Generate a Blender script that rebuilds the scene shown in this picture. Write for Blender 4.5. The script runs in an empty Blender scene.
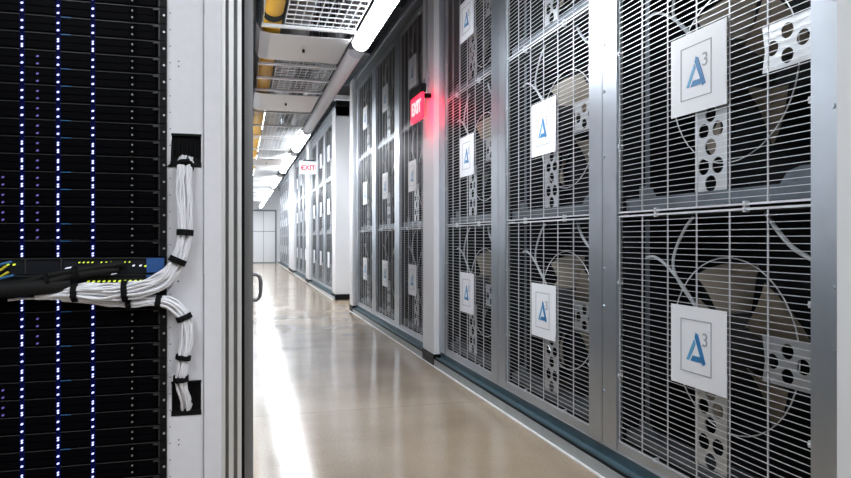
import bpy, bmesh, math, random
from mathutils import Vector, Matrix
random.seed(7)
sc = bpy.context.scene
col = sc.collection
PI = math.pi

# ------------------------------------------------------------------ camera
F_PX, CX, CY = 662.0, 425.5, 239.3
YAW = math.atan(184.5 / F_PX)
c_, s_ = math.cos(YAW), math.sin(YAW)
CAMH = 1.3
cam_d = bpy.data.cameras.new('camera'); cam = bpy.data.objects.new('camera', cam_d); col.objects.link(cam)
cam.location = (0, 0, CAMH); cam.rotation_euler = (PI / 2, 0, -YAW)
cam_d.sensor_width = 36; cam_d.lens = 36 * F_PX / 851; cam_d.clip_start = .05; cam_d.clip_end = 200
sc.camera = cam
sc.view_settings.view_transform = 'Standard'; sc.view_settings.look = 'None'
sc.view_settings.exposure = 0.0; sc.view_settings.gamma = 1; sc.view_settings.use_curve_mapping = False

def at_y(px, py, Y):            # where a sight line meets the vertical plane Y
    t = (px - CX) / F_PX
    X = Y * (s_ + t * c_) / (c_ - t * s_)
    d = Y * c_ + X * s_
    return Vector((X, Y, CAMH - (py - CY) / F_PX * d))

# ------------------------------------------------------------------ materials
def mat(name, rgb, rough=.5, metal=0., emit=None, estr=0., noise=None, bump=None, spec=.5, coat=0.):
    m = bpy.data.materials.new(name); m.use_nodes = True
    nt = m.node_tree; b = nt.nodes['Principled BSDF']
    b.inputs['Base Color'].default_value = (*rgb, 1); b.inputs['Roughness'].default_value = rough
    b.inputs['Metallic'].default_value = metal; b.inputs['Specular IOR Level'].default_value = spec
    b.inputs['Coat Weight'].default_value = coat
    if emit:
        b.inputs['Emission Color'].default_value = (*emit, 1); b.inputs['Emission Strength'].default_value = estr
    if noise or bump:
        tc = nt.nodes.new('ShaderNodeTexCoord'); n = nt.nodes.new('ShaderNodeTexNoise')
        sc_ = (noise or bump)[0]
        n.inputs['Scale'].default_value = sc_; n.inputs['Detail'].default_value = 5
        nt.links.new(tc.outputs['Object'], n.inputs['Vector'])
        if noise:
            r = nt.nodes.new('ShaderNodeMapRange'); a = noise[1]
            r.inputs['From Min'].default_value = .3; r.inputs['From Max'].default_value = .7
            r.inputs['To Min'].default_value = 1 - a; r.inputs['To Max'].default_value = 1 + a
            mx = nt.nodes.new('ShaderNodeMix'); mx.data_type = 'RGBA'; mx.blend_type = 'MULTIPLY'
            mx.inputs[0].default_value = 1; mx.inputs[6].default_value = (*rgb, 1)
            nt.links.new(n.outputs['Fac'], r.inputs['Value']); nt.links.new(r.outputs[0], mx.inputs[7])
            nt.links.new(mx.outputs[2], b.inputs['Base Color'])
            if len(noise) > 2:
                r2 = nt.nodes.new('ShaderNodeMapRange')
                r2.inputs['From Min'].default_value = .3; r2.inputs['From Max'].default_value = .7
                r2.inputs['To Min'].default_value = max(.02, rough - noise[2]); r2.inputs['To Max'].default_value = rough + noise[2]
                nt.links.new(n.outputs['Fac'], r2.inputs['Value']); nt.links.new(r2.outputs[0], b.inputs['Roughness'])
        if bump:
            bp = nt.nodes.new('ShaderNodeBump'); bp.inputs['Strength'].default_value = bump[1]; bp.inputs['Distance'].default_value = .01
            nt.links.new(n.outputs['Fac'], bp.inputs['Height']); nt.links.new(bp.outputs[0], b.inputs['Normal'])
    return m

M = {}
M['white'] = mat('white_paint', (.80, .81, .84), .45)
M['wall'] = mat('wall_paint', (.78, .79, .81), .55)
M['rack_white'] = mat('white_powder_coat', (.74, .74, .78), .4, noise=(40, .02))
M['galv'] = mat('galvanised_steel', (.50, .545, .60), .34, .95, noise=(5, .05))
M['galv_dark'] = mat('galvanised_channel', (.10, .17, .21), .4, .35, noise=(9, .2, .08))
M['galv_lit'] = mat('galvanised_bracket', (.54, .565, .59), .36, .9, noise=(9, .06))
M['wire'] = mat('bright_wire', (.72, .74, .78), .35, .4)
M['card'] = mat('card_white', (.83, .85, .90), .35)
M['grey_line'] = mat('print_grey', (.36, .38, .42), .5)
M['blue_dark'] = mat('print_blue', (.03, .20, .46), .4)
M['blue_light'] = mat('print_light_blue', (.10, .36, .62), .4)
M['black'] = mat('black_plastic', (.005, .005, .006), .5, spec=.15)
M['case'] = mat('dark_casing', (.007, .008, .010), .7, spec=.2)
M['fan'] = mat('tan_fan_blade', (.17, .145, .110), .5, noise=(6, .12))
M['motor'] = mat('motor_grey', (.035, .035, .037), .5, .2)
M['cable_white'] = mat('white_cable', (.82, .82, .86), .4)
M['cable_grey'] = mat('pale_conduit', (.42, .45, .48), .4)
M['inner'] = mat('dull_inner_steel', (.13, .155, .18), .4, .8, noise=(9, .2))
M['strap'] = mat('black_strap', (.006, .006, .007), .85, spec=.15)
M['server'] = mat('server_black', (.0012, .0012, .0016), .5, noise=(60, .3), spec=.02)
M['lip'] = mat('server_edge', (.045, .045, .047), .4, .2)
M['bay'] = mat('drive_bay', (.0018, .0018, .0028), .45, spec=.03)
M['led'] = mat('blue_white_led', (.3, .35, .7), .4, emit=(.46, .50, 1.), estr=2.1)
M['led_glow'] = mat('blue_led_halo', (.001, .001, .010), .4, emit=(.03, .05, .6), estr=.05, spec=.02)  # blue halo around the LEDs, painted as a faintly glowing strip
M['led_purple'] = mat('violet_led', (.1, .08, .3), .4, emit=(.25, .2, .75), estr=.30)
M['led_green'] = mat('yellow_green_led', (.5, .6, .05), .4, emit=(.62, .78, .06), estr=1.0)
M['led_white'] = mat('white_port_light', (.7, .7, .8), .4, emit=(.8, .82, 1.), estr=.55)
M['switch'] = mat('switch_grey', (.010, .012, .016), .45, .1, spec=.25)
M['switch_blue'] = mat('switch_blue', (.03, .10, .30), .4)
M['yellow_cable'] = mat('yellow_cable', (.70, .62, .04), .4)
M['blue_cable'] = mat('blue_cable', (.03, .16, .38), .4)
M['screw'] = mat('screw_steel', (.62, .62, .64), .3, .7)
M['alu'] = mat('brushed_aluminium', (.80, .80, .79), .42, .55)
M['alu_dark'] = mat('dark_aluminium', (.27, .27, .275), .4, .5)
M['dark_wall'] = mat('dark_grey_wall', (.06, .062, .07), .6)
M['tray'] = mat('tray_wire', (.78, .80, .83), .35, .45)
M['sheet'] = mat('sheet_metal', (.50, .49, .50), .34, .6)
M['yellow'] = mat('yellow_trough', (.92, .50, .004), .4)
M['lamp'] = mat('lamp_diffuser', (.9, .9, .9), .4, emit=(.92, .96, 1.), estr=52.)
M['lamp_ceiling_fill'] = mat('ceiling_fill_emitter', (.9, .9, .9), .4, emit=(.92, .96, 1.), estr=24.)  # for the added tubes that whiten the far ceiling
M['lamp_far'] = mat('bright_lamp_diffuser', (.9, .9, .9), .4, emit=(.92, .96, 1.), estr=66.)
M['lamp_rack_fill'] = mat('rack_fill_emitter', (.9, .9, .9), .4, emit=(.92, .96, 1.), estr=44.)  # for the added lamp that brightens the rack front
M['lamp_off'] = mat('unlit_diffuser', (.86, .86, .90), .4)
M['lamp_case'] = mat('lamp_housing', (.45, .47, .5), .4, .2)
M['ceil'] = mat('dark_ceiling', (.09, .095, .105), .7, noise=(2, .25))
M['beam'] = mat('grey_painted_steel', (.20, .23, .255), .5)
M['duct'] = mat('grey_duct', (.34, .36, .39), .4, .3)
M['sign_red'] = mat('red_sign_face', (.7, .02, .06), .3, emit=(1., .022, .06), estr=2.2)
M['sign_back_glow'] = mat('red_back_glow', (.7, .02, .06), .3, emit=(1., .03, .08), estr=11.)  # emission boosted beyond the front face to redden the pillar
M['sign_letter'] = mat('sign_letter_light', (1, .8, .8), .3, emit=(1., .66, .66), estr=1.0)
M['sign_white'] = mat('sign_white_face', (.55, .46, .48), .3, emit=(1., .74, .78), estr=.42)
M['letter_red'] = mat('red_letter', (.55, .01, .03), .4, emit=(.9, .02, .06), estr=.5)
M['curb'] = mat('grey_curb', (.34, .36, .37), .5, noise=(8, .1))
M['caulk'] = mat('white_seal', (.85, .85, .86), .4)

# polished concrete floor
def floor_mat():
    m = bpy.data.materials.new('polished_concrete'); m.use_nodes = True
    nt = m.node_tree; b = nt.nodes['Principled BSDF']; L = nt.links.new
    tc = nt.nodes.new('ShaderNodeTexCoord')
    n1 = nt.nodes.new('ShaderNodeTexNoise'); n1.inputs['Scale'].default_value = 1.1; n1.inputs['Detail'].default_value = 6
    n2 = nt.nodes.new('ShaderNodeTexNoise'); n2.inputs['Scale'].default_value = 60; n2.inputs['Detail'].default_value = 4
    L(tc.outputs['Object'], n1.inputs['Vector']); L(tc.outputs['Object'], n2.inputs['Vector'])
    r = nt.nodes.new('ShaderNodeValToRGB')
    r.color_ramp.elements[0].position = .3; r.color_ramp.elements[0].color = (.315, .243, .168, 1)
    r.color_ramp.elements[1].position = .7; r.color_ramp.elements[1].color = (.45, .355, .255, 1)
    L(n1.outputs['Fac'], r.inputs['Fac'])
    sp = nt.nodes.new('ShaderNodeMapRange'); sp.inputs['From Min'].default_value = .3; sp.inputs['From Max'].default_value = .7
    sp.inputs['To Min'].default_value = .90; sp.inputs['To Max'].default_value = 1.10
    L(n2.outputs['Fac'], sp.inputs['Value'])
    mx = nt.nodes.new('ShaderNodeMix'); mx.data_type = 'RGBA'; mx.blend_type = 'MULTIPLY'; mx.inputs[0].default_value = 1
    L(r.outputs['Color'], mx.inputs[6]); L(sp.outputs[0], mx.inputs[7])
    # saw-cut joints every 3 m
    sx = nt.nodes.new('ShaderNodeSeparateXYZ'); L(tc.outputs['Object'], sx.inputs[0])
    def joint(axis, off):
        a = nt.nodes.new('ShaderNodeMath'); a.operation = 'ADD'; a.inputs[1].default_value = off; L(sx.outputs[axis], a.inputs[0])
        p = nt.nodes.new('ShaderNodeMath'); p.operation = 'PINGPONG'; p.inputs[1].default_value = 1.5; L(a.outputs[0], p.inputs[0])
        g = nt.nodes.new('ShaderNodeMath'); g.operation = 'LESS_THAN'; g.inputs[1].default_value = .006; L(p.outputs[0], g.inputs[0])
        return g
    j = joint(1, 1.0)
    dk = nt.nodes.new('ShaderNodeMix'); dk.data_type = 'RGBA'; dk.blend_type = 'MULTIPLY'; dk.inputs[7].default_value = (.78, .76, .74, 1)
    L(j.outputs[0], dk.inputs[0]); L(mx.outputs[2], dk.inputs[6]); L(dk.outputs[2], b.inputs['Base Color'])
    rr = nt.nodes.new('ShaderNodeMapRange'); rr.inputs['From Min'].default_value = .3; rr.inputs['From Max'].default_value = .7
    rr.inputs['To Min'].default_value = .14; rr.inputs['To Max'].default_value = .21
    L(n1.outputs['Fac'], rr.inputs['Value']); L(rr.outputs[0], b.inputs['Roughness'])
    b.inputs['Specular IOR Level'].default_value = .7
    return m
M['floor'] = floor_mat()

# ------------------------------------------------------------------ mesh helpers
class MB:
    def __init__(s): s.v = []; s.f = []
    def add(s, vs, fs):
        o = len(s.v); s.v += [tuple(v) for v in vs]; s.f += [tuple(i + o for i in f) for f in fs]; return s
    def box(s, x0, x1, y0, y1, z0, z1):
        return s.add([(x0, y0, z0), (x1, y0, z0), (x1, y1, z0), (x0, y1, z0), (x0, y0, z1), (x1, y0, z1), (x1, y1, z1), (x0, y1, z1)],
                     [(0, 3, 2, 1), (4, 5, 6, 7), (0, 1, 5, 4), (1, 2, 6, 5), (2, 3, 7, 6), (3, 0, 4, 7)])
    def prism(s, pts, axis, a, b):          # pts: outline in the two other axes, in order
        n = len(pts)
        def P(p, t):
            return (t, p[0], p[1]) if axis == 0 else (p[0], t, p[1]) if axis == 1 else (p[0], p[1], t)
        vs = [P(p, a) for p in pts] + [P(p, b) for p in pts]
        return s.add(vs, [tuple(range(n))[::-1], tuple(range(n, 2 * n))] + [(i, (i + 1) % n, n + (i + 1) % n, n + i) for i in range(n)])
    def cyl(s, p, q, r, n=16, r2=None):
        return s.tube([p, q], [r, r if r2 is None else r2], n)
    def tube(s, pts, r, n=8, caps=True):
        pts = [Vector(p) for p in pts]; m = len(pts)
        R = r if isinstance(r, (list, tuple)) else [r] * m
        o = len(s.v); up = None
        for i, p in enumerate(pts):
            t = (pts[min(i + 1, m - 1)] - pts[max(i - 1, 0)]).normalized()
            if up is None:
                up = Vector((0, 0, 1)) if abs(t.z) < .9 else Vector((1, 0, 0))
            a = t.cross(up).normalized(); b = a.cross(t).normalized(); up = b
            for k in range(n):
                w = 2 * PI * k / n
                s.v.append(tuple(p + (a * math.cos(w) + b * math.sin(w)) * R[i]))
        for i in range(m - 1):
            for k in range(n):
                k2 = (k + 1) % n
                s.f.append((o + i * n + k, o + i * n + k2, o + (i + 1) * n + k2, o + (i + 1) * n + k))
        if caps:
            s.f.append(tuple(o + k for k in range(n))[::-1]); s.f.append(tuple(o + (m - 1) * n + k for k in range(n)))
        return s
    def torus(s, cen, axis_x_r, rt, n=40, m=6):
        return s.tube([(cen[0], cen[1] + axis_x_r * math.cos(2 * PI * k / n), cen[2] + axis_x_r * math.sin(2 * PI * k / n)) for k in range(n + 1)], rt, m, False)
    def mesh(s, name, m, smooth=False):
        me = bpy.data.meshes.new(name); me.from_pydata(s.v, [], s.f); me.materials.append(m)
        bm = bmesh.new(); bm.from_mesh(me); bmesh.ops.recalc_face_normals(bm, faces=bm.faces[:]); bm.to_mesh(me); bm.free()
        if smooth:
            for p in me.polygons: p.use_smooth = True
            try: me.set_sharp_from_angle(angle=math.radians(40))
            except Exception: pass
        return me
    def build(s, name, m, parent=None, smooth=False, bevel=0):
        return put(name, s.mesh(name, m, smooth), parent, bevel)

def put(name, me, parent=None, bevel=0):
    o = bpy.data.objects.new(name, me); col.objects.link(o)
    if parent: o.parent = parent
    if bevel:
        b = o.modifiers.new('edge', 'BEVEL'); b.width = bevel; b.segments = 2; b.limit_method = 'ANGLE'
    return o
def thing(name, label, cat, loc=(0, 0, 0), group=None, rz=0):
    o = bpy.data.objects.new(name, None); col.objects.link(o); o.empty_display_size = .1
    o.location = loc; o.rotation_euler = (0, 0, rz); return tag(o, label, cat, group)
def tag(o, label, cat, group=None):
    o['label'] = label; o['category'] = cat
    if group: o['group'] = group
    return o
def struct(o):
    o['kind'] = 'structure'; return o
def dup(root, loc, label, group=None):
    r = root.copy(); col.objects.link(r); r.location = loc; r['label'] = label
    if group: r['group'] = group
    for ch in list(root.children):
        c = ch.copy(); col.objects.link(c); c.parent = r
        for g in list(ch.children):
            d = g.copy(); col.objects.link(d); d.parent = c
    return r

def curve_plate(outer, holes, thick, m, name):
    """flat plate with round holes in (u,v); returns mesh with plate in YZ, thickness along X"""
    cu = bpy.data.curves.new(name, 'CURVE'); cu.dimensions = '2D'; cu.fill_mode = 'BOTH'; cu.extrude = thick / 2
    def spl(pts):
        sp = cu.splines.new('POLY'); sp.points.add(len(pts) - 1)
        for p, q in zip(sp.points, pts): p.co = (q[0], q[1], 0, 1)
        sp.use_cyclic_u = True
    spl(outer)
    for (u, v, r) in holes:
        spl([(u + r * math.cos(2 * PI * k / 24), v + r * math.sin(2 * PI * k / 24)) for k in range(24)])
    return curve_to_mesh(cu, name, m)
def curve_to_mesh(cu, name, m):
    ob = bpy.data.objects.new(name + '_tmp', cu); col.objects.link(ob)
    dg = bpy.context.evaluated_depsgraph_get(); dg.update()
    me = bpy.data.meshes.new_from_object(ob.evaluated_get(dg)); me.name = name
    bpy.data.objects.remove(ob)
    me.transform(Matrix(((0, 0, 1, 0), (1, 0, 0, 0), (0, 1, 0, 0), (0, 0, 0, 1))))   # (u,v,w) -> (w,u,v)
    me.materials.clear(); me.materials.append(m)
    return me
def text_mesh(txt, size, m, name, thick=.002, bold=0.):
    cu = bpy.data.curves.new(name, 'FONT'); cu.body = txt; cu.size = size; cu.align_x = 'CENTER'; cu.align_y = 'CENTER'
    cu.extrude = thick / 2; cu.offset = bold; cu.resolution_u = 3
    return curve_to_mesh(cu, name, m)

def catmull(P, n):
    P = [Vector(p) for p in P]; Q = [P[0] * 2 - P[1]] + P + [P[-1] * 2 - P[-2]]; out = []
    for i in range(1, len(Q) - 2):
        for k in range(n):
            t = k / n; a, b, c, d = Q[i - 1:i + 3]
            out.append(.5 * ((2 * b) + (c - a) * t + (2 * a - 5 * b + 4 * c - d) * t * t + (3 * b - a - 3 * c + d) * t ** 3))
    out.append(P[-1]); return out

# ------------------------------------------------------------------ setting
XP = 1.97          # plane of the wire grilles
XW = 1.90          # face of the curb and the pillars
YEND = 36.9
def S(name, mb, m, parent=None, bevel=0):
    o = mb.build(name, m, parent, bevel=bevel)
    return o if parent else struct(o)

S('floor', MB().box(-3.5, 3.6, -3.5, YEND + .3, -.1, 0), M['floor'])
S('ceiling', MB().box(-3.5, 3.6, -3.5, YEND + .3, 4.75, 4.85), M['ceil'])
S('wall_back', MB().box(-3.5, 3.6, -3.6, -3.4, 0, 4.75), M['dark_wall'])
S('wall_near_left', MB().box(-3.6, -3.5, -3.5, 3.1, 0, 4.75), M['dark_wall'])
wl = S('wall_left', MB().box(-3.5, -.12, 3.02, 3.14, 1.15, 3.05).box(-.24, -.12, 3.14, YEND, 1.15, 3.05), M['wall'])
MB().box(-3.5, -.12, 3.02, 3.14, 0, 1.15).box(-.24, -.12, 3.14, YEND, 0, 1.15).build('lower_wall', M['beam'], wl)
MB().box(-3.5, -.12, 3.02, 3.14, 3.05, 4.75).box(-.24, -.12, 3.14, YEND, 3.05, 4.75).build('upper_wall', M['dark_wall'], wl)
S('wall_right', MB().box(2.66, 2.8, -3.5, YEND, 0, 4.75), M['wall'])
w = S('wall_far', MB().box(-.2, 2.8, YEND, YEND + .12, 0, 4.75), M['wall'])
# header above the fan wall
for a, b in ((-2.0, 11.95), (14.12, YEND)):
    S('header_beam', MB().box(1.955, 2.66, a, b, 3.93, 4.14), M['beam'])
    S('header_beam', MB().box(1.93, 1.955, a, b, 4.09, 4.16), M['galv'])

# curb along the fan wall
for i, (a, b) in enumerate(((-2.0, 11.93), (14.12, YEND))):
    o = S('trim_%d' % (1 + i), MB().box(1.90, 2.64, a, b, 0, .070), M['curb'])
    MB().box(1.905, 1.93, a, b, .070, .078).build('shadow_gap', M['black'], o)
    MB().box(1.882, 1.8995, a, b, 0, .008).build('floor_seal', M['caulk'], o)

# pillars that divide the fan wall into blocks
def pillar(y0, y1, x0=XW, x1=2.60):
    p = S('pillar', MB().box(x0, x1, y0, y1, .12, 4.13), M['white'])
    MB().box(x0 - .006, x1, y0 - .006, y1 + .006, 0, .12).build('baseboard', M['black'], p)
    return p
pillar(.9, 1.745); pillar(6.5, 6.92); pillar(11.62, 11.93); pillar(14.12, 14.62, 1.94)
pillar(19.42, 20.38); pillar(25.2, 27.8)
# bulkhead crossing the recess between two blocks
S('trim_3', MB().box(1.90, 2.66, 13.9, 14.11, 4.24, 4.33), M['white'])
S('trim_4', MB().box(1.94, 2.66, 14.02, 14.11, 4.13, 4.24), M['black'])

# far doors
d = S('door_1', MB().box(.62, 1.78, YEND - .05, YEND - .001, .05, 2.8), M['white'])
MB().box(1.165, 1.185, YEND - .056, YEND - .05, .05, 2.8).build('centre_seam', M['beam'], d)
MB().box(.62, 1.78, YEND - .056, YEND - .05, 1.70, 1.73).build('push_rail', M['beam'], d)
MB().box(1.78, 1.86, YEND - .06, YEND - .001, 0, 2.88).box(.54, 1.86, YEND - .06, YEND - .001, 2.8, 2.88).box(.54, .62, YEND - .06, YEND - .001, 0, 2.88).build('door_frame', M['beam'], d)
MB().box(.54, 1.86, YEND - .055, YEND - .001, 0, .05).build('threshold', M['beam'], d)

# ------------------------------------------------------------------ fan units
UW, UH = 1.26, 1.22
ROWZ = (.205, 1.438, 2.671)
def box_frame(mb, x0, x1, y0, y1, z0, z1, t):
    mb.box(x0, x1, y0, y0 + t, z0, z1).box(x0, x1, y1 - t, y1, z0, z1).box(x0, x1, y0 + t, y1 - t, z0, z0 + t).box(x0, x1, y0 + t, y1 - t, z1 - t, z1)
H2 = UW / 2
me_case = MB().box(.52, .54, -H2, H2, 0, UH).box(.02, .52, -H2, -H2 + .012, 0, UH).box(.02, .52, H2 - .012, H2, 0, UH) \
    .box(.02, .52, -H2 + .012, H2 - .012, 0, .012).box(.02, .52, -H2 + .012, H2 - .012, UH - .012, UH).mesh('casing', M['case'])
g = MB()
ny, nz = 6, 44
for i in range(ny + 1):
    y = -H2 + .004 + (UW - .008) * i / ny; t = .0021 if 0 < i < ny else .0042
    g.box(-.003, .003, y - t, y + t, 0, UH)
for k in range(nz + 1):
    z = .004 + (UH - .008) * k / nz; t = .00125 if 0 < k < nz else .0045
    g.box(-.0055, -.0025, -H2, H2, z - t, z + t)
me_grille = g.mesh('wire_grille', M['wire'])
me_clip = MB().box(-.010, .012, -.007, .007, -.012, .012).cyl((-.016, 0, 0), (-.008, 0, 0), .0045, 8).mesh('clip', M['wire'])
# fan ring, blades, motor
CZ = UH / 2
me_ring = MB().torus((.17, 0, CZ), .40, .0032).mesh('fan_ring', M['wire'], True)
def blade(k, n=5):
    a0 = 2 * PI * k / n + .1; mb = MB(); vs = []; rings = 7
    for i in range(rings):
        r = .13 + (.375 - .13) * i / (rings - 1); half = .27 + .13 * i / (rings - 1)
        for side in (0, 1):
            for j in range(5):
                u = -1 + j / 2; a = a0 + u * half + .12 * i / rings
                x = .20 - .055 * u + .012 * u * u + (.004 if side else 0)
                vs.append((x, r * math.sin(a), CZ + r * math.cos(a)))
    fs = []
    for i in range(rings - 1):
        for side in (0, 1):
            for j in range(4):
                a = i * 10 + side * 5 + j; q = (a, a + 1, a + 11, a + 10); fs.append(q if side else q[::-1])
        for j in (0, 4):
            a = i * 10 + j; q = (a, a + 10, a + 15, a + 5); fs.append(q)
    for i in (0, rings - 1):
        for j in range(4):
            a = i * 10 + j; fs.append((a, a + 1, a + 6, a + 5))
    return mb.add(vs, fs).mesh('fan_blade', M['fan'], True)
me_blades = [blade(k) for k in range(5)]
mm = MB().cyl((.07, 0, CZ), (.30, 0, CZ), .15, 28).cyl((.055, 0, CZ), (.07, 0, CZ), .12, 24)
for k in range(10):
    a = 2 * PI * k / 10; mm.box(.10, .26, .151 * math.cos(a) - .006, .151 * math.cos(a) + .006, CZ + .151 * math.sin(a) - .006, CZ + .151 * math.sin(a) + .006)
me_motor = mm.mesh('fan_motor', M['motor'], True)
# perforated arms
hv = [(-.046, .345, .034), (.046, .345, .034), (0, .27, .036), (-.046, .185, .036), (.046, .185, .036), (0, .108, .036), (0, .415, .034)]
for q in range(6): hv.append((-.075 + .03 * q, .042, .006))
a1 = curve_plate([(-.103, .012), (.103, .012), (.103, CZ - .10), (-.103, CZ - .10)], hv, .004, M['galv_lit'], 'perforated_arm')
a1.transform(Matrix.Translation((.035, -.05, 0)))
hh = [(-.388, CZ + .003, .030), (-.462, CZ + .053, .030), (-.462, CZ - .043, .030), (-.537, CZ + .006, .030)]
a2 = curve_plate([(-.60, CZ - .085), (-.335, CZ - .085), (-.35, CZ), (-.335, CZ + .10), (-.60, CZ + .10)], hh, .004, M['galv_lit'], 'perforated_arm')
a2.transform(Matrix.Translation((.05, 0, 0)))
# inner frame: ledge along the bottom, uprights, corner gussets
fr = MB().box(.03, .034, -H2 + .02, H2 - .02, .014, .075).box(.034, .16, -H2 + .02, H2 - .02, .071, .075)
fr.box(.10, .104, H2 - .125, H2 - .09, .075, UH - .02).box(.10, .104, -H2 + .02, -H2 + .07, .075, .52)
for sgn in (1, -1):
    y0 = sgn * (H2 - .08)
    fr.prism([(y0, .075), (y0 - sgn * .15, .075), (y0 - sgn * .11, .125), (y0 - sgn * .05, .14), (y0, .14)], 0, .07, .074)
me_frame = fr.mesh('inner_frame', M['inner'])
fr2 = MB()
for y, z in ((.40, .21), (.46, .12), (.33, .12)): fr2.cyl((.055, y, z - .02), (.07, y, z - .02), .012, 8)
def cab(P, r=.007): return MB().tube(catmull(P, 6), r, 6).mesh('motor_cable', M['cable_grey'], True)
me_cab = [cab([(.06, .47, 1.00), (.05, .385, 1.004), (.05, .29, .965), (.05, .16, .87), (.06, .04, .74)]),
          cab([(.06, .10, 1.20), (.05, .16, 1.13), (.05, .235, 1.0), (.05, .20, .90), (.06, .01, .72)]),
          cab([(.08, -.32, 1.20), (.06, -.40, 1.13), (.06, -.48, 1.06), (.06, -.575, 1.015)], .009)]
# card
CW, CH = .37, .362
me_card = MB().box(-.014, -.010, -CW / 2 - .02, CW / 2 - .02, CZ - CH / 2, CZ + CH / 2).mesh('name_card', M['card'])
def fy(f): return CW / 2 - .02 - f * CW
def fz(f): return CZ + CH / 2 - f * CH
bd = MB(); Y0, Y1, Z0, Z1, t = fy(.755), fy(.195), fz(.825), fz(.16), .0045
box_frame(bd, -.0155, -.014, Y0, Y1, Z0, Z1, t)
me_border = bd.mesh('card_border', M['grey_line'])
def poly(pts, x0=-.0158, x1=-.014):
    return [(fy(a), fz(b)) for a, b in pts]
me_emb = MB().prism(poly([(.478, .315), (.52, .335), (.655, .675), (.60, .70), (.46, .375)]), 0, -.0158, -.014).mesh('emblem_stroke', M['blue_dark'])
me_emb2 = MB().prism(poly([(.45, .40), (.475, .455), (.355, .675), (.305, .67)]), 0, -.0158, -.014).mesh('emblem_stroke', M['blue_light'])
me_emb3 = MB().prism(poly([(.425, .605), (.60, .605), (.63, .675), (.385, .675)]), 0, -.0158, -.014).mesh('emblem_stroke', M['blue_dark'])
me_3 = text_mesh('3', .085, M['grey_line'], 'numeral', .002)
# the plate text reads from the corridor side: u runs towards -y
me_3.transform(Matrix.Diagonal((1, -1, 1, 1))); me_3.flip_normals()
me_3.transform(Matrix.Translation((-.015, fy(.645), fz(.395))))

def fan_unit(detail):
    t = thing('fan_unit', 'x', 'fan unit')
    put('casing', me_case, t); put('wire_grille', me_grille, t)
    cd = put('name_card', me_card, t)
    put('card_border', me_border, cd)
    for m_ in (me_emb, me_emb2, me_emb3): put('emblem_stroke', m_, cd)
    put('numeral', me_3, cd)
    put('perforated_arm', a1, t); put('perforated_arm', a2, t)
    put('inner_frame', me_frame, t)
    for m_ in me_cab: put('motor_cable', m_, t)
    if detail:
        put('fan_ring', me_ring, t); mo = put('fan_motor', me_motor, t)
        for m_ in me_blades: put('fan_blade', m_, t)
        for (y, z) in ((.30, .004), (-.30, .004), (.30, UH - .004), (-.30, UH - .004), (H2 - .008, .36), (H2 - .008, .86), (-H2 + .008, .36), (-H2 + .008, .86)):
            c = put('clip', me_clip, t); c.location = (0, y, z)
    return t
def fan_unit_far():
    t = thing('fan_unit', 'x', 'fan unit')
    put('casing', me_case, t); put('wire_grille', me_grille, t); put('name_card', me_card, t); put('perforated_arm', a1, t); put('inner_frame', me_frame, t)
    return t

ordn = ['first', 'second', 'third', 'fourth', 'fifth']
rown = ['bottom', 'middle', 'top']
blocks = [('near', [1.905, 3.465, 5.03], ['bay nearest the camera', 'second bay from the camera', 'third bay, just before the red-lit pillar'], 0),
          ('exit', [7.0, 8.54, 10.1], ['first bay beyond the red-lit pillar', 'middle bay of the block behind the red exit sign', 'last bay before the wall recess'], 0),
          ('recess', [14.8, 16.36, 17.92], ['first bay beyond the wall recess', 'second bay beyond the wall recess', 'third bay beyond the wall recess'], 1),
          ('fourth', [20.5, 22.06, 23.62], ['first bay of the far block past the hanging sign', 'middle bay of the far block past the hanging sign', 'last bay of the far block past the hanging sign'], 1),
          ('last', [27.95, 29.5, 31.05, 32.6, 34.15], ['first bay of the most distant block', 'second bay of the most distant block', 'third bay of the most distant block', 'fourth bay of the most distant block', 'last bay by the far doors'], 2)]
proto = far = None
for bname, starts, words_, lod in blocks:
    for bi, y0 in enumerate(starts):
        for r in range(3):
            if bname == 'near' and bi == 0 and r == 2: continue
            loc = (XP, y0 + H2, ROWZ[r]); lab = rown[r] + ' grilled fan unit in ' + words_[bi]
            grp = 'fan units in the %s row' % rown[r]
            if lod == 0:
                if proto is None:
                    proto = fan_unit(True); u = proto; u.location = loc
                else: u = dup(proto, loc, lab, grp)
            else:
                if far is None:
                    far = fan_unit_far(); u = far; u.location = loc
                else: u = dup(far, loc, lab, grp)
            u['label'] = lab; u['group'] = grp

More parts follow.
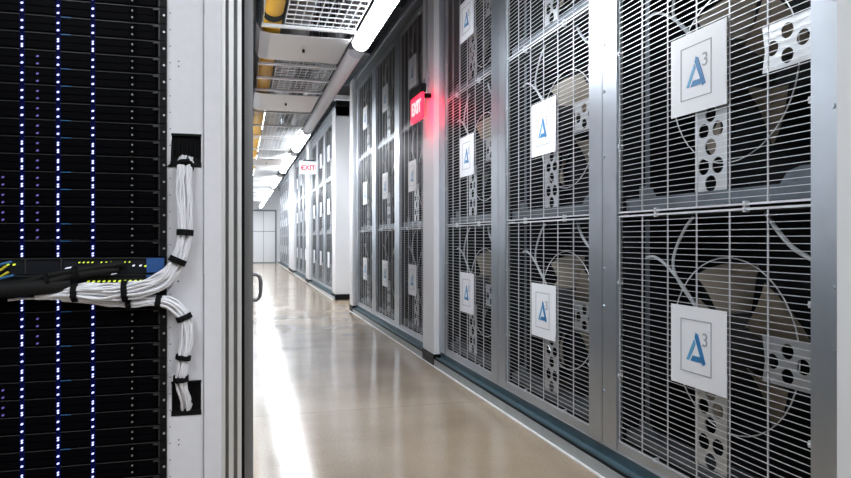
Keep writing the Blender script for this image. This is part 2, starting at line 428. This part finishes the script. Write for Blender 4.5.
# steel posts between the bays, channel along the floor and rail along the top of each block
me_screw = MB().cyl((-.006, 0, 0), (0, 0, 0), .009, 10).mesh('bolt', M['galv'])
bwhere = {'near': 'the nearest block of fan units', 'exit': 'the block behind the red exit sign', 'recess': 'the block beyond the wall recess',
          'fourth': 'the far block past the hanging sign', 'last': 'the most distant block of fan units'}
for bname, starts, _, lod in blocks:
    y_a = starts[0] - .14; y_b = starts[-1] + UW + .14
    if bname == 'near': y_a, y_b = 1.75, 6.49
    if bname == 'exit': y_a, y_b = 6.93, 11.61
    edges = [y_a] + [s for q in starts for s in (q - .003, q + UW + .003)] + [y_b]
    np_ = len(edges) // 2
    for i in range(0, len(edges), 2):
        a, b = edges[i], edges[i + 1]; k = i // 2
        w_ = 'near-end steel post' if k == 0 else 'far-end steel post' if k == np_ - 1 else ('double steel post after the %s bay' % ordn[k - 1])
        t = thing('steel_post', w_ + ' of ' + bwhere[bname], 'post', (XP, (a + b) / 2, .155), 'steel posts of the fan wall'); h = (b - a) / 2
        for h0, h1 in ([(-h, h)] if k in (0, np_ - 1) else [(-h, -.003), (.003, h)]):
            MB().box(-.016, .004, h0, h1, 0, 3.742).box(.004, .06, h0, h0 + .004, 0, 3.742).box(.004, .06, h1 - .004, h1, 0, 3.742).build('post_channel', M['galv'], t)
        if lod == 0:
            for z in (.30, .77, .98, 1.60, 1.97, 2.23, 2.75):
                sb = put('bolt', me_screw, t); sb.location = (-.016, -.018, z)
    ya, yb = starts[0] - .003, starts[-1] + UW + .003
    t = thing('floor_channel', 'blue-grey steel channel along the foot of ' + bwhere[bname], 'channel', (XP, y_a, .066), 'steel channels at the foot of the fan wall')
    n = y_b - y_a
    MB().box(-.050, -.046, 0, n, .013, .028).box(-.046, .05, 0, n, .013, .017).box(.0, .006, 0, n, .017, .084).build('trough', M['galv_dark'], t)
    MB().box(-.02, .06, ya - y_a, yb - y_a, .084, .0885).box(-.012, -.004, ya - y_a, yb - y_a, .0885, .137).build('lower_rail', M['galv'], t)
    t = thing('top_rail', 'steel rail along the top of ' + bwhere[bname], 'rail', (XP, y_a, 3.9), 'steel rails over the fan wall')
    MB().box(-.012, .02, 0, n, .001, .028).build('rail_bar', M['galv'], t)

# ------------------------------------------------------------------ tube lights
LX, LZ, LR = .99, 2.985, .073
def tube_light(y0, y1, lit, label, LX=LX, LZ=LZ, lm='lamp'):
    t = thing('tube_light', label, 'light', (LX, y0, LZ), 'lit ceiling tubes' if lit else 'unlit ceiling tubes'); n = y1 - y0; k = 14
    pts = [(-LR * math.cos(PI * i / k), -LR * math.sin(PI * i / k)) for i in range(k + 1)]
    MB().prism(pts, 1, .01, n - .01).build('diffuser', M[lm] if lit else M['lamp_off'], t, True)
    MB().prism([(-LR - .004, -.004), (LR + .004, -.004), (LR, .02), (.05, .06), (-.05, .06), (-LR, .02)], 1, 0, n).build('housing', M['lamp_case'], t)
    for e in (0, n):
        MB().prism([(p[0] * 1.04, p[1] * 1.04) for p in pts] , 1, e - .012, e + .012).build('end_cap', M['lamp_off'], t)
    for f in (.15, .85):
        MB().cyl((0, n * f, .06), (0, n * f, 4.75 - LZ), .006, 6).build('hanger_rod', M['galv'], t)
    return t
tube_light(-1.6, .8, True, 'lit tube light hung over the near end of the aisle')
tube_light(3.1, 5.62, True, 'big glowing white tube light hung before the fan wall')
tube_light(5.86, 10.2, False, 'unlit grey tube fitting continuing behind the brightest tube light')
tube_light(10.4, 12.5, True, 'glowing tube light just above the hanging white exit sign')
tube_light(13.2, 16.6, True, 'glowing tube light deep in the aisle beyond the hanging exit sign', lm='lamp_far')
tube_light(18.0, 21.4, True, 'distant glowing tube light, second beyond the hanging exit sign', lm='lamp_far')
tube_light(22.6, 26.0, True, 'distant glowing tube light, third beyond the hanging exit sign', lm='lamp_far')
tube_light(27.2, 30.6, True, 'distant glowing tube light, fourth beyond the hanging exit sign', lm='lamp_far')
tube_light(31.6, 35.4, True, 'last glowing tube light before the far doors', lm='lamp_far')

tube_light(-1.9, .9, True, 'added unseen tube light brightening the server rack from the front', -.9, lm='lamp_rack_fill')  # lamp added out of view to light the rack front
for q, y in enumerate((14.2, 18.6, 23.0, 27.4, 31.8)):  # tubes added above the trays to blow out the far ceiling
    tube_light(y, y + 3.4, True, ['first', 'second', 'third', 'fourth', 'fifth'][q] + ' added high tube light whitening the far ceiling, counted from the camera', .45, 4.15, 'lamp_ceiling_fill')

# ------------------------------------------------------------------ overhead trays, sheets and trough
TX0, TX1, TZ = .17, .89, 3.0
def basket(y0, y1, label):
    t = thing('wire_cable_tray', label, 'cable tray', ((TX0 + TX1) / 2, y0, TZ), 'wire mesh trays over the aisle'); n = y1 - y0; hw = (TX1 - TX0) / 2
    mb = MB(); nx = 9; k = max(2, round(n / .105))
    xl = -hw + .165
    for i in range(nx + 1):
        x = xl + (hw - xl) * i / nx; mb.box(x - .004, x + .004, 0, n, -.004, .004)
    for j in range(k + 1):
        y = n * j / k; mb.box(xl, hw, y - .004, y + .004, -.010, -.002)
    mb.build('mesh_floor', M['tray'], t)
    for sx in (-1, 1):
        sd = MB()
        for z in (.05, .10): sd.box(sx * hw - .003, sx * hw + .003, 0, n, z - .003, z + .003)
        for j in range(k + 1):
            y = n * j / k; sd.box(sx * hw - .003, sx * hw + .003, y - .003, y + .003, 0, .10)
        sd.build('mesh_side', M['tray'], t)
    ys = [.06, n - .06] + ([n * .5] if n > 1.2 else [])
    for y in ys:
        MB().box(-hw - .015, hw + .015, y - .02, y + .02, -.03, -.011).build('cross_bar', M['tray'], t)
        for sx in (-1, 1): MB().cyl((sx * (hw + .008), y, -.02), (sx * (hw + .008), y, 4.75 - TZ), .006, 6).build('hanger_rod', M['galv'], t)
    return t
def sheet(y0, y1, label):
    t = thing('sheet_metal_panel', label, 'metal panel', ((TX0 + TX1) / 2, y0, TZ), 'sheet metal panels between the trays'); n = y1 - y0; hw = (TX1 - TX0) / 2
    MB().prism([(-hw - .05, .05), (-hw - .02, -.02), (-hw + .06, -.035), (hw - .01, -.035), (hw + .015, 0), (hw + .015, .004), (hw - .01, -.031), (-hw + .06, -.031), (-hw - .016, -.017), (-hw - .046, .05)], 1, 0, n).build('plate', M['sheet'], t)
    MB().cyl((.0, n * .5, -.035), (.0, n * .5, -.06), .012, 8).build('hook', M['black'], t)
    for y in (.05, n - .05): MB().cyl((hw, y, 0), (hw, y, 4.75 - TZ), .006, 6).cyl((-hw, y, 0), (-hw, y, 4.75 - TZ), .006, 6).build('hanger_rod', M['galv'], t)
    return t
basket(2.2, 5.40, 'white wire mesh tray nearest the camera beside the glowing tube')
sheet(5.50, 6.30, 'grey sheet metal panel nearest the camera, below the first mesh tray')
basket(6.45, 7.72, 'wire mesh tray between the two nearest sheet metal panels')
sheet(7.80, 8.80, 'second grey sheet metal panel from the camera, between mesh trays')
basket(8.92, 11.2, 'wire mesh tray beyond the second sheet metal panel')
basket(11.3, 14.2, 'bright wire mesh tray above and left of the hanging exit sign')
sheet(14.3, 15.4, 'distant sheet metal panel beyond the hanging exit sign')
basket(15.6, 19.4, 'distant wire mesh tray, first beyond the third metal panel')
basket(19.8, 24.4, 'distant wire mesh tray, second beyond the third metal panel')
basket(25.0, 30.0, 'distant wire mesh tray, third beyond the third metal panel')
tr = thing('cable_trough', 'yellow cable trough running above the wire mesh trays', 'cable trough', (.245, 2.0, 3.066))
pts = [(-.075, .09), (-.075, 0)] + [(-.075 * math.cos(PI * i / 8), -.06 * math.sin(PI * i / 8)) for i in range(1, 8)] + [(.075, 0), (.075, .09), (.07, .09), (.07, 0)] + [(.07 * math.cos(PI * i / 8), -.055 * math.sin(PI * i / 8)) for i in range(1, 8)] + [(-.07, 0), (-.07, .09)]
def outline_strip(P, y0, y1):
    mb = MB(); n = len(P); mb.add([(p[0], y0, p[1]) for p in P] + [(p[0], y1, p[1]) for p in P], [(i, (i + 1) % n, n + (i + 1) % n, n + i) for i in range(n)]); return mb
outline_strip(pts, 0, 18).build('channel', M['yellow'], tr, True)
for y in [1.2 + 2.0 * k for k in range(8)]:
    outline_strip([(p[0] * 1.1, p[1] * 1.12) for p in pts], y, y + .12).build('coupler', M['black'] if y < 4 else M['yellow'], tr, True)

# ducts and beams under the dark ceiling
for i, (x, z, r, lab) in enumerate(((.62, 3.75, .16, 'grey round duct above the middle of the wire mesh trays'), (1.35, 4.25, .12, 'thin grey round duct high over the tube lights'), (.12, 4.2, .09, 'narrow grey pipe high above the yellow trough'))):
    o = MB().cyl((x, 2.0, z), (x, 34, z), r, 20).build('ceiling_duct', M['duct'], None, True); tag(o, lab, 'duct')
for i, y in enumerate((4.2, 6.6, 9.0, 11.4, 13.8, 16.2, 18.6, 21.0, 24.0, 27.0, 30.0, 33.0)):
    lab = ['nearest', 'second', 'third', 'fourth', 'fifth', 'sixth', 'seventh', 'eighth', 'ninth', 'tenth', 'eleventh', 'last'][i] + ' grey steel beam under the dark ceiling, counted from the camera'
    o = MB().box(-.12, 2.64, y - .06, y + .06, 4.52, 4.54).box(-.12, 2.64, y - .006, y + .006, 4.54, 4.72).box(-.12, 2.64, y - .06, y + .06, 4.72, 4.745).build('ceiling_beam', M['beam']); tag(o, lab, 'beam', 'steel beams under the ceiling')

# ------------------------------------------------------------------ exit signs
t = thing('exit_sign', 'red lit exit sign mounted before the white pillar', 'exit sign', (1.72, 6.48, 2.495))
MB().box(-.012, .012, -.215, .215, 0, .25).build('lit_panel', M['sign_red'], t)
tm = text_mesh('EXIT', .175, M['sign_letter'], 'lettering', .003, .005); tm.transform(Matrix.Diagonal((1, -1, 1, 1))); tm.flip_normals()
lt = put('lettering', tm, t); lt.location = (-.0135, 0, .125)
MB().box(.012, .014, -.205, .205, .01, .24).build('back_glow', M['sign_back_glow'], t)  # added glow panel behind the sign, throws red onto the pillar
MB().box(-.028, .028, -.235, .235, .25, .33).build('housing', M['black'], t)
MB().box(.028, .174, .10, .15, .27, .31).build('wall_bracket', M['black'], t)
o = MB().tube([(1.885, 6.72, 4.1), (1.885, 6.72, 2.98)], .011, 8).tube([(1.885, 6.72, 2.95), (1.885, 6.72, 2.82)], .011, 8).box(1.86, 1.898, 6.68, 6.76, 2.90, 2.99).build('conduit', M['galv']); tag(o, 'thin steel conduit running down the white pillar to the red sign', 'conduit')

t = thing('exit_sign', 'white exit sign with red letters hanging over the aisle', 'exit sign', (1.205, 12.45, 2.52))
MB().prism([(-.15, 0), (.15, 0), (.15, .20), (-.15, .20)], 1, -.02, .02).build('lit_panel', M['sign_white'], t)
tm = text_mesh('EXIT', .125, M['letter_red'], 'lettering', .003, .005); tm.transform(Matrix.Rotation(-PI / 2, 4, 'Z')); tm.transform(Matrix.Diagonal((1, 1, 1, 1)))
lt = put('lettering', tm, t); lt.location = (0, -.0215, .10)
for sx in (-1, 1):
    MB().prism([(sx * .125, .07), (sx * .125, .13), (sx * .147, .10)], 1, -.0225, -.020).build('arrow', M['letter_red'], t)
MB().box(-.10, .12, -.03, .03, .225, .25).build('housing', M['black'], t)
fm = MB(); fm.box(-.165, .165, -.026, .026, .20, .225).box(-.165, .165, -.026, .026, -.014, 0).box(-.165, -.15, -.026, .026, 0, .20).box(.15, .165, -.026, .026, 0, .20); fm.build('sign_frame', M['lamp_case'], t)
MB().cyl((0, 0, .25), (0, 0, 4.75 - 2.52), .008, 8).build('hanger_rod', M['galv'], t)

# ------------------------------------------------------------------ open door and aluminium jamb
YR = 1.90
jx = lambda px: at_y(px, 240, YR).x
j = struct(MB().box(jx(222), jx(225.4), YR - .004, YR + .05, 0, 4.2).box(jx(228.8), jx(233.6), YR - .010, YR + .05, 0, 4.2)
           .box(jx(237.4), jx(241.6), YR - .010, YR + .05, 0, 4.2).build('trim_5', M['alu'], bevel=.0012))
MB().box(jx(225.4), jx(228.8), YR + .012, YR + .05, 0, 4.2).box(jx(233.6), jx(237.4), YR + .008, YR + .05, 0, 4.2).build('groove', M['alu_dark'], j)  # groove shade put into the colour, darker metal than the ridges
struct(MB().box(jx(241.6), jx(244.6), YR + .02, YR + .05, 0, 4.2).build('trim_6', M['black']))
dr = struct(MB().box(.0085, .0315, YR + .06, YR + 1.06, .02, 3.6).build('door_2', M['alu_dark']))
MB().box(.0065, .0335, YR + .052, YR + .060, .02, 3.6).build('edge_strip', M['alu_dark'], dr)
hp = [(.031, 2.80, 1.155), (.062, 2.80, 1.155), (.074, 2.80, 1.145), (.078, 2.80, 1.125), (.078, 2.80, 1.08), (.074, 2.80, 1.06), (.062, 2.80, 1.05), (.031, 2.80, 1.05)]
MB().tube(hp, .008, 8).build('pull_handle', M['alu_dark'], dr, True)

# ------------------------------------------------------------------ server rack
RX = lambda px: at_y(px, 240, YR).x
RZ = lambda py: at_y(160, py, YR).z
XR = RX(166.8)              # right edge of the mounting rail
rack = thing('server_rack', 'tall white server rack full of black servers', 'server rack', ((RX(222) - .72) / 2, YR + .5, 0))
rx, ry = rack.location.x, rack.location.y
def R(name, mb, m, smooth=False, parent=None):
    o = mb.build(name, m, parent or rack, smooth)
    if parent is None: o.location = (-rx, -ry, 0)
    return o
RT = 2.25
R('mounting_rail', MB().box(XR - .017, XR, YR - .004, YR + .03, .08, RT), M['black'])
R('mounting_rail', MB().box(XR - .483, XR - .466, YR - .004, YR + .03, .08, RT), M['black'])
gz = [(133.5, 166), (383.5, 417)]
x0, x1 = RX(171.5), RX(201)
zs = [.08] + sorted(RZ(p) for g_ in gz for p in g_) + [RT]
pl = MB().box(XR, x0, YR + .004, YR + .01, .08, RT).box(x1, RX(203.5), YR + .004, YR + .01, .08, RT)
for i in range(0, len(zs), 2): pl.box(x0, x1, YR + .004, YR + .01, zs[i], zs[i + 1])
cp = R('cable_panel', pl, M['rack_white'])
for k in range(30):
    z = RZ(12 + k * 16.65)
    for dz in (0.,): MB().cyl((RX(170), YR + .0035, z), (RX(170), YR + .005, z), .0016, 8).build('hole', M['black'], cp)
for py in (60, 65, 442, 447): MB().cyl((RX(178.6), YR + .0035, RZ(py)), (RX(178.6), YR + .005, RZ(py)), .002, 8).build('hole', M['black'], cp)
for py in (282,): MB().cyl((RX(178), YR + .0035, RZ(py)), (RX(178), YR + .005, RZ(py)), .0022, 8).build('hole', M['black'], cp)
for a, b in gz:
    zt, zb = RZ(a), RZ(b)
    gm = R('brush_opening', MB().box(x0, x1, YR + .013, YR + .02, zb, zt).box(x0 - .001, x1 + .001, YR + .002, YR + .006, zt - .004, zt + .002).box(x0 - .001, x1 + .001, YR + .002, YR + .006, zb - .002, zb + .012), M['black'])
    br = MB()
    for k in range(46):
        x = x0 + .001 + (x1 - x0 - .002) * k / 45; dz = random.uniform(-.004, .004)
        br.tube([(x, YR + .012, zt - .002), (x + random.uniform(-.003, .003), YR + .006, (zt + zb) / 2 - .012 + dz)], .0011, 4)
    br.build('bristles', M['strap'], gm)
MB().prism([(RX(166.5), RZ(167)), (RX(170.5), RZ(163)), (RX(171.5), RZ(140)), (RX(173.5), RZ(140)), (RX(173), RZ(167))], 1, YR + .0, YR + .004).build('tie_flap', M['strap'], rack).location = (-rx, -ry, 0)
R('corner_post', MB().box(RX(204.3), RX(221.8), YR - .006, YR + .06, 0, RT + .1), M['rack_white'])
R('corner_post', MB().box(-.74, -.70, YR - .006, YR + .06, 0, RT + .1), M['rack_white'])
R('cable_panel', MB().box(-.70, XR - .483, YR + .004, YR + .01, .08, RT), M['rack_white'])
R('top_cover', MB().box(-.74, RX(221.8), YR, YR + 1.05, RT, RT + .1), M['rack_white'])
R('side_panel', MB().box(RX(221.8) - .012, RX(221.8), YR + .06, YR + 1.05, 0, RT), M['rack_white'])
R('side_panel', MB().box(-.74, -.728, YR + .06, YR + 1.05, 0, RT), M['rack_white'])
R('plinth', MB().box(-.70, RX(204), YR + .01, YR + 1.05, 0, .08), M['black'])

# servers: one unit high each
U = .04445
SXR, SXL = XR - .0175, XR - .4655
sw = SXR - SXL
ledx = [RX(22.5) - SXR, RX(58.5) - SXR, RX(93.2) - SXR]
def oval(mb, x, y, z, a, b, tilt=.35):
    mb.prism([(x + a * math.cos(2 * PI * k / 10) + b * math.sin(2 * PI * k / 10) * tilt, z + b * math.sin(2 * PI * k / 10)) for k in range(10)], 1, y - .0015, y)
def led_mesh(double, purple=False, x=None):
    mb = MB()
    for f in (.42, .84):
        z = U * (1 - f)
        if double:
            oval(mb, x, -.004, z + .0029, .0026, .0024); oval(mb, x, -.004, z - .0029, .0026, .0024)
        else: oval(mb, x, -.004, z, .0031, .0027)
    return mb.mesh('status_light', M['led_purple'] if purple else M['led'])
me_sv = MB().box(-sw, 0, 0, .72, .0012, U - .0012).mesh('chassis', M['server'])
me_lip = MB().box(-sw, 0, -.0035, 0, U - .0030, U - .0016).box(-.0030, 0, -.0035, 0, .002, U - .003).mesh('front_edge', M['lip'])
me_lip2 = MB().box(ledx[1] + .006, ledx[1] + .030, -.0045, -.0035, U - .0034, U - .0014).mesh('pull_tab', M['blue_cable'])
bays = []
for a, b in ((-sw + .004, ledx[0] - .006), (ledx[0] + .006, ledx[1] - .006), (ledx[1] + .006, ledx[2] - .006), (ledx[2] + .006, -.075), (-.055, -.012)):
    q = MB()
    for z0, z1 in ((.004, .0205), (.0225, .039)): q.box(a, b, -.003, 0, z0, z1)
    bays.append(q.mesh('drive_bay', M['bay']))
me_latch = MB().box(-.016, -.004, -.008, -.0035, U - .009, U - .0045).mesh('latch', M['lip'])
me_dots = MB(); 
for z in (.012, .030): me_dots.cyl((-.068, -.005, z), (-.068, 0, z), .0022, 8)
me_dots = me_dots.mesh('button', M['duct'])
me_ear = MB().box(.001, .0165, -.008, -.0045, .001, U - .001).mesh('mounting_ear', M['black'])
me_scr = MB().cyl((.0115, -.012, U * .5), (.0115, -.008, U * .5), .0029, 12).mesh('screw', M['screw'])
me_halo = [MB().box(x - .0055, x + .0055, -.0036, 0, .001, U - .001).mesh('led_halo', M['led_glow']) for x in ledx]  # halo strips stand in for the blue glow around the LEDs
LEDS = {dbl: [led_mesh(dbl, False, x) for x in ledx] for dbl in (False, True)}
pur = [led_mesh(False, True, RX(38) - SXR), led_mesh(False, True, RX(3.5) - SXR)]
def server(i, z, dbl, p0, p1, tab):
    up = 'above' if i >= 0 else 'below'; n = abs(i)
    num = ['', 'first', 'second', 'third', 'fourth', 'fifth', 'sixth', 'seventh', 'eighth', 'ninth', 'tenth', 'eleventh', 'twelfth', 'thirteenth', 'fourteenth', 'fifteenth', 'sixteenth', 'seventeenth', 'eighteenth', 'nineteenth'][n]
    t = thing('server', '%s black rack server %s the network switches and cable bundles' % (num, up), 'server', (SXR, YR, z), 'black servers in the rack')
    put('chassis', me_sv, t); put('front_edge', me_lip, t); put('latch', me_latch, t); put('button', me_dots, t)
    e = put('mounting_ear', me_ear, t); put('screw', me_scr, e)
    for q in bays: put('drive_bay', q, t)
    for a, b in zip(me_halo, LEDS[dbl]):
        put('status_light', b, put('led_halo', a, t))
    if p0: put('status_light', pur[0], t)
    if p1: put('status_light', pur[1], t)
    if tab: put('pull_tab', me_lip2, t)
ztop = RZ(41.4)                      # top edge of one server
z_sw = RZ(258.3)
n_up = int(round((ztop - z_sw) / U))
k = 0
z = ztop - n_up * U
i = 1
dbl_up = [1, 1, 1, 0, 1, 0, 1, 1, 0, 0, 0, 0, 1, 0, 0, 0]
while z < RZ(-20):
    dbl = [True, False, True, True, True, True, True, False, False, False, False, False, True, False, False, False][min(i - 1, 15)]
    server(i, z, dbl, 2 <= i <= 12, 3 <= i <= 5, i % 3 != 0); z += U; i += 1
R('blank_panel', MB().box(SXL, SXR, YR, YR + .004, z + .002, RT), M['black'])
z = ztop - (n_up + 3.1) * U; i = 1
while z > RZ(478) - 2 * U:
    server(-i, z, i % 2 == 1, i in (2, 3), i in (6, 7), i % 2 == 0); z -= U; i += 1
R('blank_panel', MB().box(SXL, SXR, YR, YR + .004, .08, z + U - .002), M['black'])
zs0 = ztop - n_up * U
# network switches
def switch(name_lab, z1, rows):
    t = thing('network_switch', name_lab, 'network switch', (SXR, YR, z1 - U), 'network switches in the rack')
    MB().box(-sw, 0, 0, .4, .001, U - .001).build('chassis', M['switch'], t)
    MB().box(-.032, .012, -.010, -.0055, .003, U - .003).build('side_bracket', M['switch_blue'], t)
    MB().box(-sw, -.034, -.005, 0, U - .004, U - .002).build('front_edge', M['lip'], t)
    return t
t1 = switch('upper network switch with small yellow green port lights', zs0, 0)
def dot(t, px0, px1, py, h, m, name, n):
    for q in range(n):
        px = px0 + (px1 - px0) * q / max(1, n - 1); x = RX(px) - t.location.x; z = RZ(py) - t.location.z
        mb = MB(); oval(mb, x, -.006, z, .0030 * h, .0024 * h, .5); mb.build(name, m, t)
dot(t1, 80, 93, 262, .8, M['led_green'], 'port_light', 4); dot(t1, 102, 130, 262, .75, M['led_green'], 'port_light', 7)
dot(t1, 134, 141, 265.5, 1.1, M['led_white'], 'port_light', 2); dot(t1, 146, 151, 266, 1.1, M['led_green'], 'port_light', 2)
for px, w in ((70, 8), (84, 9), (97, 8), (112, 7), (115, 6)):
    py = 267 if px < 113 else 273
    x = RX(px) - SXR; z = RZ(py) - t1.location.z; e = .0035 * w / 2 * .6
    MB().prism([(x - e * 1.4, z - .004), (x + e * .8, z - .001), (x + e * 1.4, z + .004), (x - e * .8, z + .001)], 1, -.010, -.006).build('port_label', M['led_white'], t1)
t2 = switch('lower network switch with a row of big yellow green port lights', zs0 - U, 0)
dot(t2, 89, 146, 280.6, 1.15, M['led_green'], 'port_light', 12); dot(t2, 7, 20, 281.6, 1.3, M['led_green'], 'port_light', 3)
dot(t1, 9, 15, 263.5, 1.1, M['led_green'], 'port_light', 2)
for zt, px in ((0, 26), (0, 62)):
    x = RX(px) - SXR; MB().box(x - .0015, x + .0015, -.006, 0, .004, U - .004).build('port_divider', M['lip'], t1)
# coloured patch cables at the left end of the switches
for n_, (P, m, lab) in enumerate((
        ([(-14, 272), (0, 265), (10, 262.5)], 'blue_cable', 'blue patch cable plugged highest at the left of the switches'),
        ([(-14, 276), (0, 270.5), (5, 267)], 'yellow_cable', 'upper yellow patch cable at the left of the switches'),
        ([(-14, 281), (0, 277), (7, 273)], 'yellow_cable', 'lower yellow patch cable at the left of the switches'),
        ([(-14, 284), (0, 279), (12, 276)], 'blue_cable', 'lower blue patch cable at the left of the switches'))):
    pts3 = [at_y(a, b, YR - .012 - .004 * n_) for a, b in P]; end = at_y(P[-1][0] + 1, P[-1][1], YR - .004)
    o = MB().tube(catmull(pts3 + [end], 6), .0030, 8).build('patch_cable', M[m], None, True); tag(o, lab, 'cable', 'coloured patch cables')

# ------------------------------------------------------------------ white cable bundles with straps
def spread(n):
    return [(math.sqrt((k + .5) / n), k * 2.39996) for k in range(n)]
def bundle(label, P, n, rc, straps, fan=None):
    """P: (px, py, y, radius)"""
    ctr = catmull([at_y(a, b, y) for a, b, y, r in P], 8)
    rad = []
    for i in range(len(P) - 1):
        for k in range(8): rad.append(P[i][3] + (P[i + 1][3] - P[i][3]) * k / 8)
    rad.append(P[-1][3])
    base = thing('cable_bundle', label, 'cable bundle', tuple(ctr[len(ctr) // 2]), 'white cable bundles'); off = -base.location
    m = len(ctr); fr_ = []; up = Vector((0, -1, 0))
    for i in range(m):
        tg = (ctr[min(i + 1, m - 1)] - ctr[max(i - 1, 0)]).normalized()
        a = tg.cross(up).normalized(); b = a.cross(tg).normalized(); up = b if b.dot(up) > 0 else -b
        fr_.append((a, up.copy()))
    rs = random.Random(3)
    for (q, ang) in spread(n):
        w1, w2, ph = rs.uniform(-.5, .5), rs.uniform(.8, 1.9), rs.uniform(0, 6)
        pts = []
        for i in range(m):
            a, b = fr_[i]; th = ang + w1 * i / m * 2 + .22 * math.sin(ph + i * .17 * w2)
            rr = max(0, rad[i] - rc) * min(1, q * (1 + .10 * math.sin(ph * 2 + i * .3 * w2)))
            if fan and i > m - 8:
                f = (i - (m - 8)) / 8; rr *= 1 + fan * f
            pts.append(ctr[i] + (a * math.cos(th) + b * math.sin(th)) * rr)
        o = MB().tube(pts, rc, 6).build('cable', M['cable_white'], base, True); o.location = off
    for (px, py, wid) in straps:
        i = min(range(1, m - 1), key=lambda i: (ctr[i] - at_y(px, py, ctr[i].y)).length)
        tg = (ctr[i + 1] - ctr[i - 1]).normalized(); r = rad[i] + .0022
        p, q = ctr[i] - tg * wid / 2, ctr[i] + tg * wid / 2
        mb = MB().tube([p, q], r, 18)
        a, b = fr_[i]; mb.tube([p + (a * .3 + b * .95) * (r + .001), q + (a * .3 + b * .95) * (r + .001)], .004, 6)
        o = mb.build('strap', M['strap'], base, True); o.location = off
    return base
bundle('thick white cable bundle curving up to the upper black opening',
       [(36, 296, 1.868, .012), (60, 293.5, 1.864, .018), (85, 292.6, 1.86, .0255), (110, 292, 1.86, .026), (130, 291, 1.86, .0255), (150, 286.5, 1.86, .025), (166, 277, 1.862, .0235), (176.5, 263, 1.864, .021), (183, 246, 1.866, .020),
        (185.3, 228, 1.868, .0195), (184.2, 205, 1.868, .021), (183.6, 185, 1.87, .0215), (184.6, 170, 1.874, .021), (185.6, 163, 1.892, .022), (186.2, 159, 1.925, .020)],
       30, .0034, [(75, 293, .013), (124, 291.2, .013), (177, 262, .016), (185, 234, .016), (184.6, 167, .010)])
bundle('thinner white cable bundle curving down to the lower black opening',
       [(62, 299, 1.885, .008), (85, 300.5, 1.883, .010), (110, 302, 1.878, .015), (135, 302.3, 1.876, .0165), (155, 301.2, 1.874, .0175), (170, 304, 1.87, .0185), (180.5, 312, 1.868, .0185), (186.2, 325, 1.868, .0185), (186, 343, 1.868, .0185),
        (182.5, 362, 1.87, .0175), (181, 376, 1.873, .0175), (181.5, 385, 1.88, .018), (184, 396, 1.893, .018), (187, 408, 1.91, .014)],
       18, .0036, [(129, 302.3, .013), (159.5, 301.2, .013), (184.3, 318, .014), (182.8, 357, .012), (180.9, 379, .012)], fan=.35)
o = thing('cable_sleeve', 'thick black cable sleeve under the switches at the left of the rack', 'cable sleeve', at_y(20, 288, 1.86))
p = at_y(20, 288, 1.86)
def sl(P, r, name, m='strap'):
    o2 = MB().tube([q - p for q in catmull([at_y(a, b, y) for a, b, y in P], 6)], r, 12).build(name, M[m], o, True); return o2
M['sleeve'] = mat('braided_sleeve', (.010, .0098, .0098), .7, spec=.2)
sl([(-30, 291, 1.85), (0, 290, 1.85), (30, 288, 1.852), (52, 286.5, 1.858), (70, 285, 1.868)], .020, 'sleeve', 'sleeve')
sl([(20, 284, 1.855), (48, 276, 1.858), (75, 271, 1.862), (100, 267, 1.87), (124, 263.5, 1.885)], .0085, 'branch', 'sleeve')
sl([(24, 288, 1.845), (52, 281, 1.85), (74, 276, 1.858), (100, 272, 1.868), (118, 270, 1.885)], .0085, 'branch', 'sleeve')
for (a, b) in ((48, 280), (76, 273)):
    sl([(a - 2, b + .6, 1.853), (a + 2, b - .6, 1.853)], .0175, 'strap')
o = MB().tube(catmull([at_y(a, b, 1.872) for a, b in ((8, 300.5), (22, 298.9), (40, 298.6), (58, 299), (75, 300.3))], 6), .0032, 8).build('loose_cable', M['cable_white'], None, True)
tag(o, 'single loose white cable lying below the black sleeve', 'cable')

# ------------------------------------------------------------------ world
w = bpy.data.worlds.new('world'); sc.world = w; w.use_nodes = True
w.node_tree.nodes['Background'].inputs['Color'].default_value = (.6, .7, .85, 1)
w.node_tree.nodes['Background'].inputs['Strength'].default_value = .05
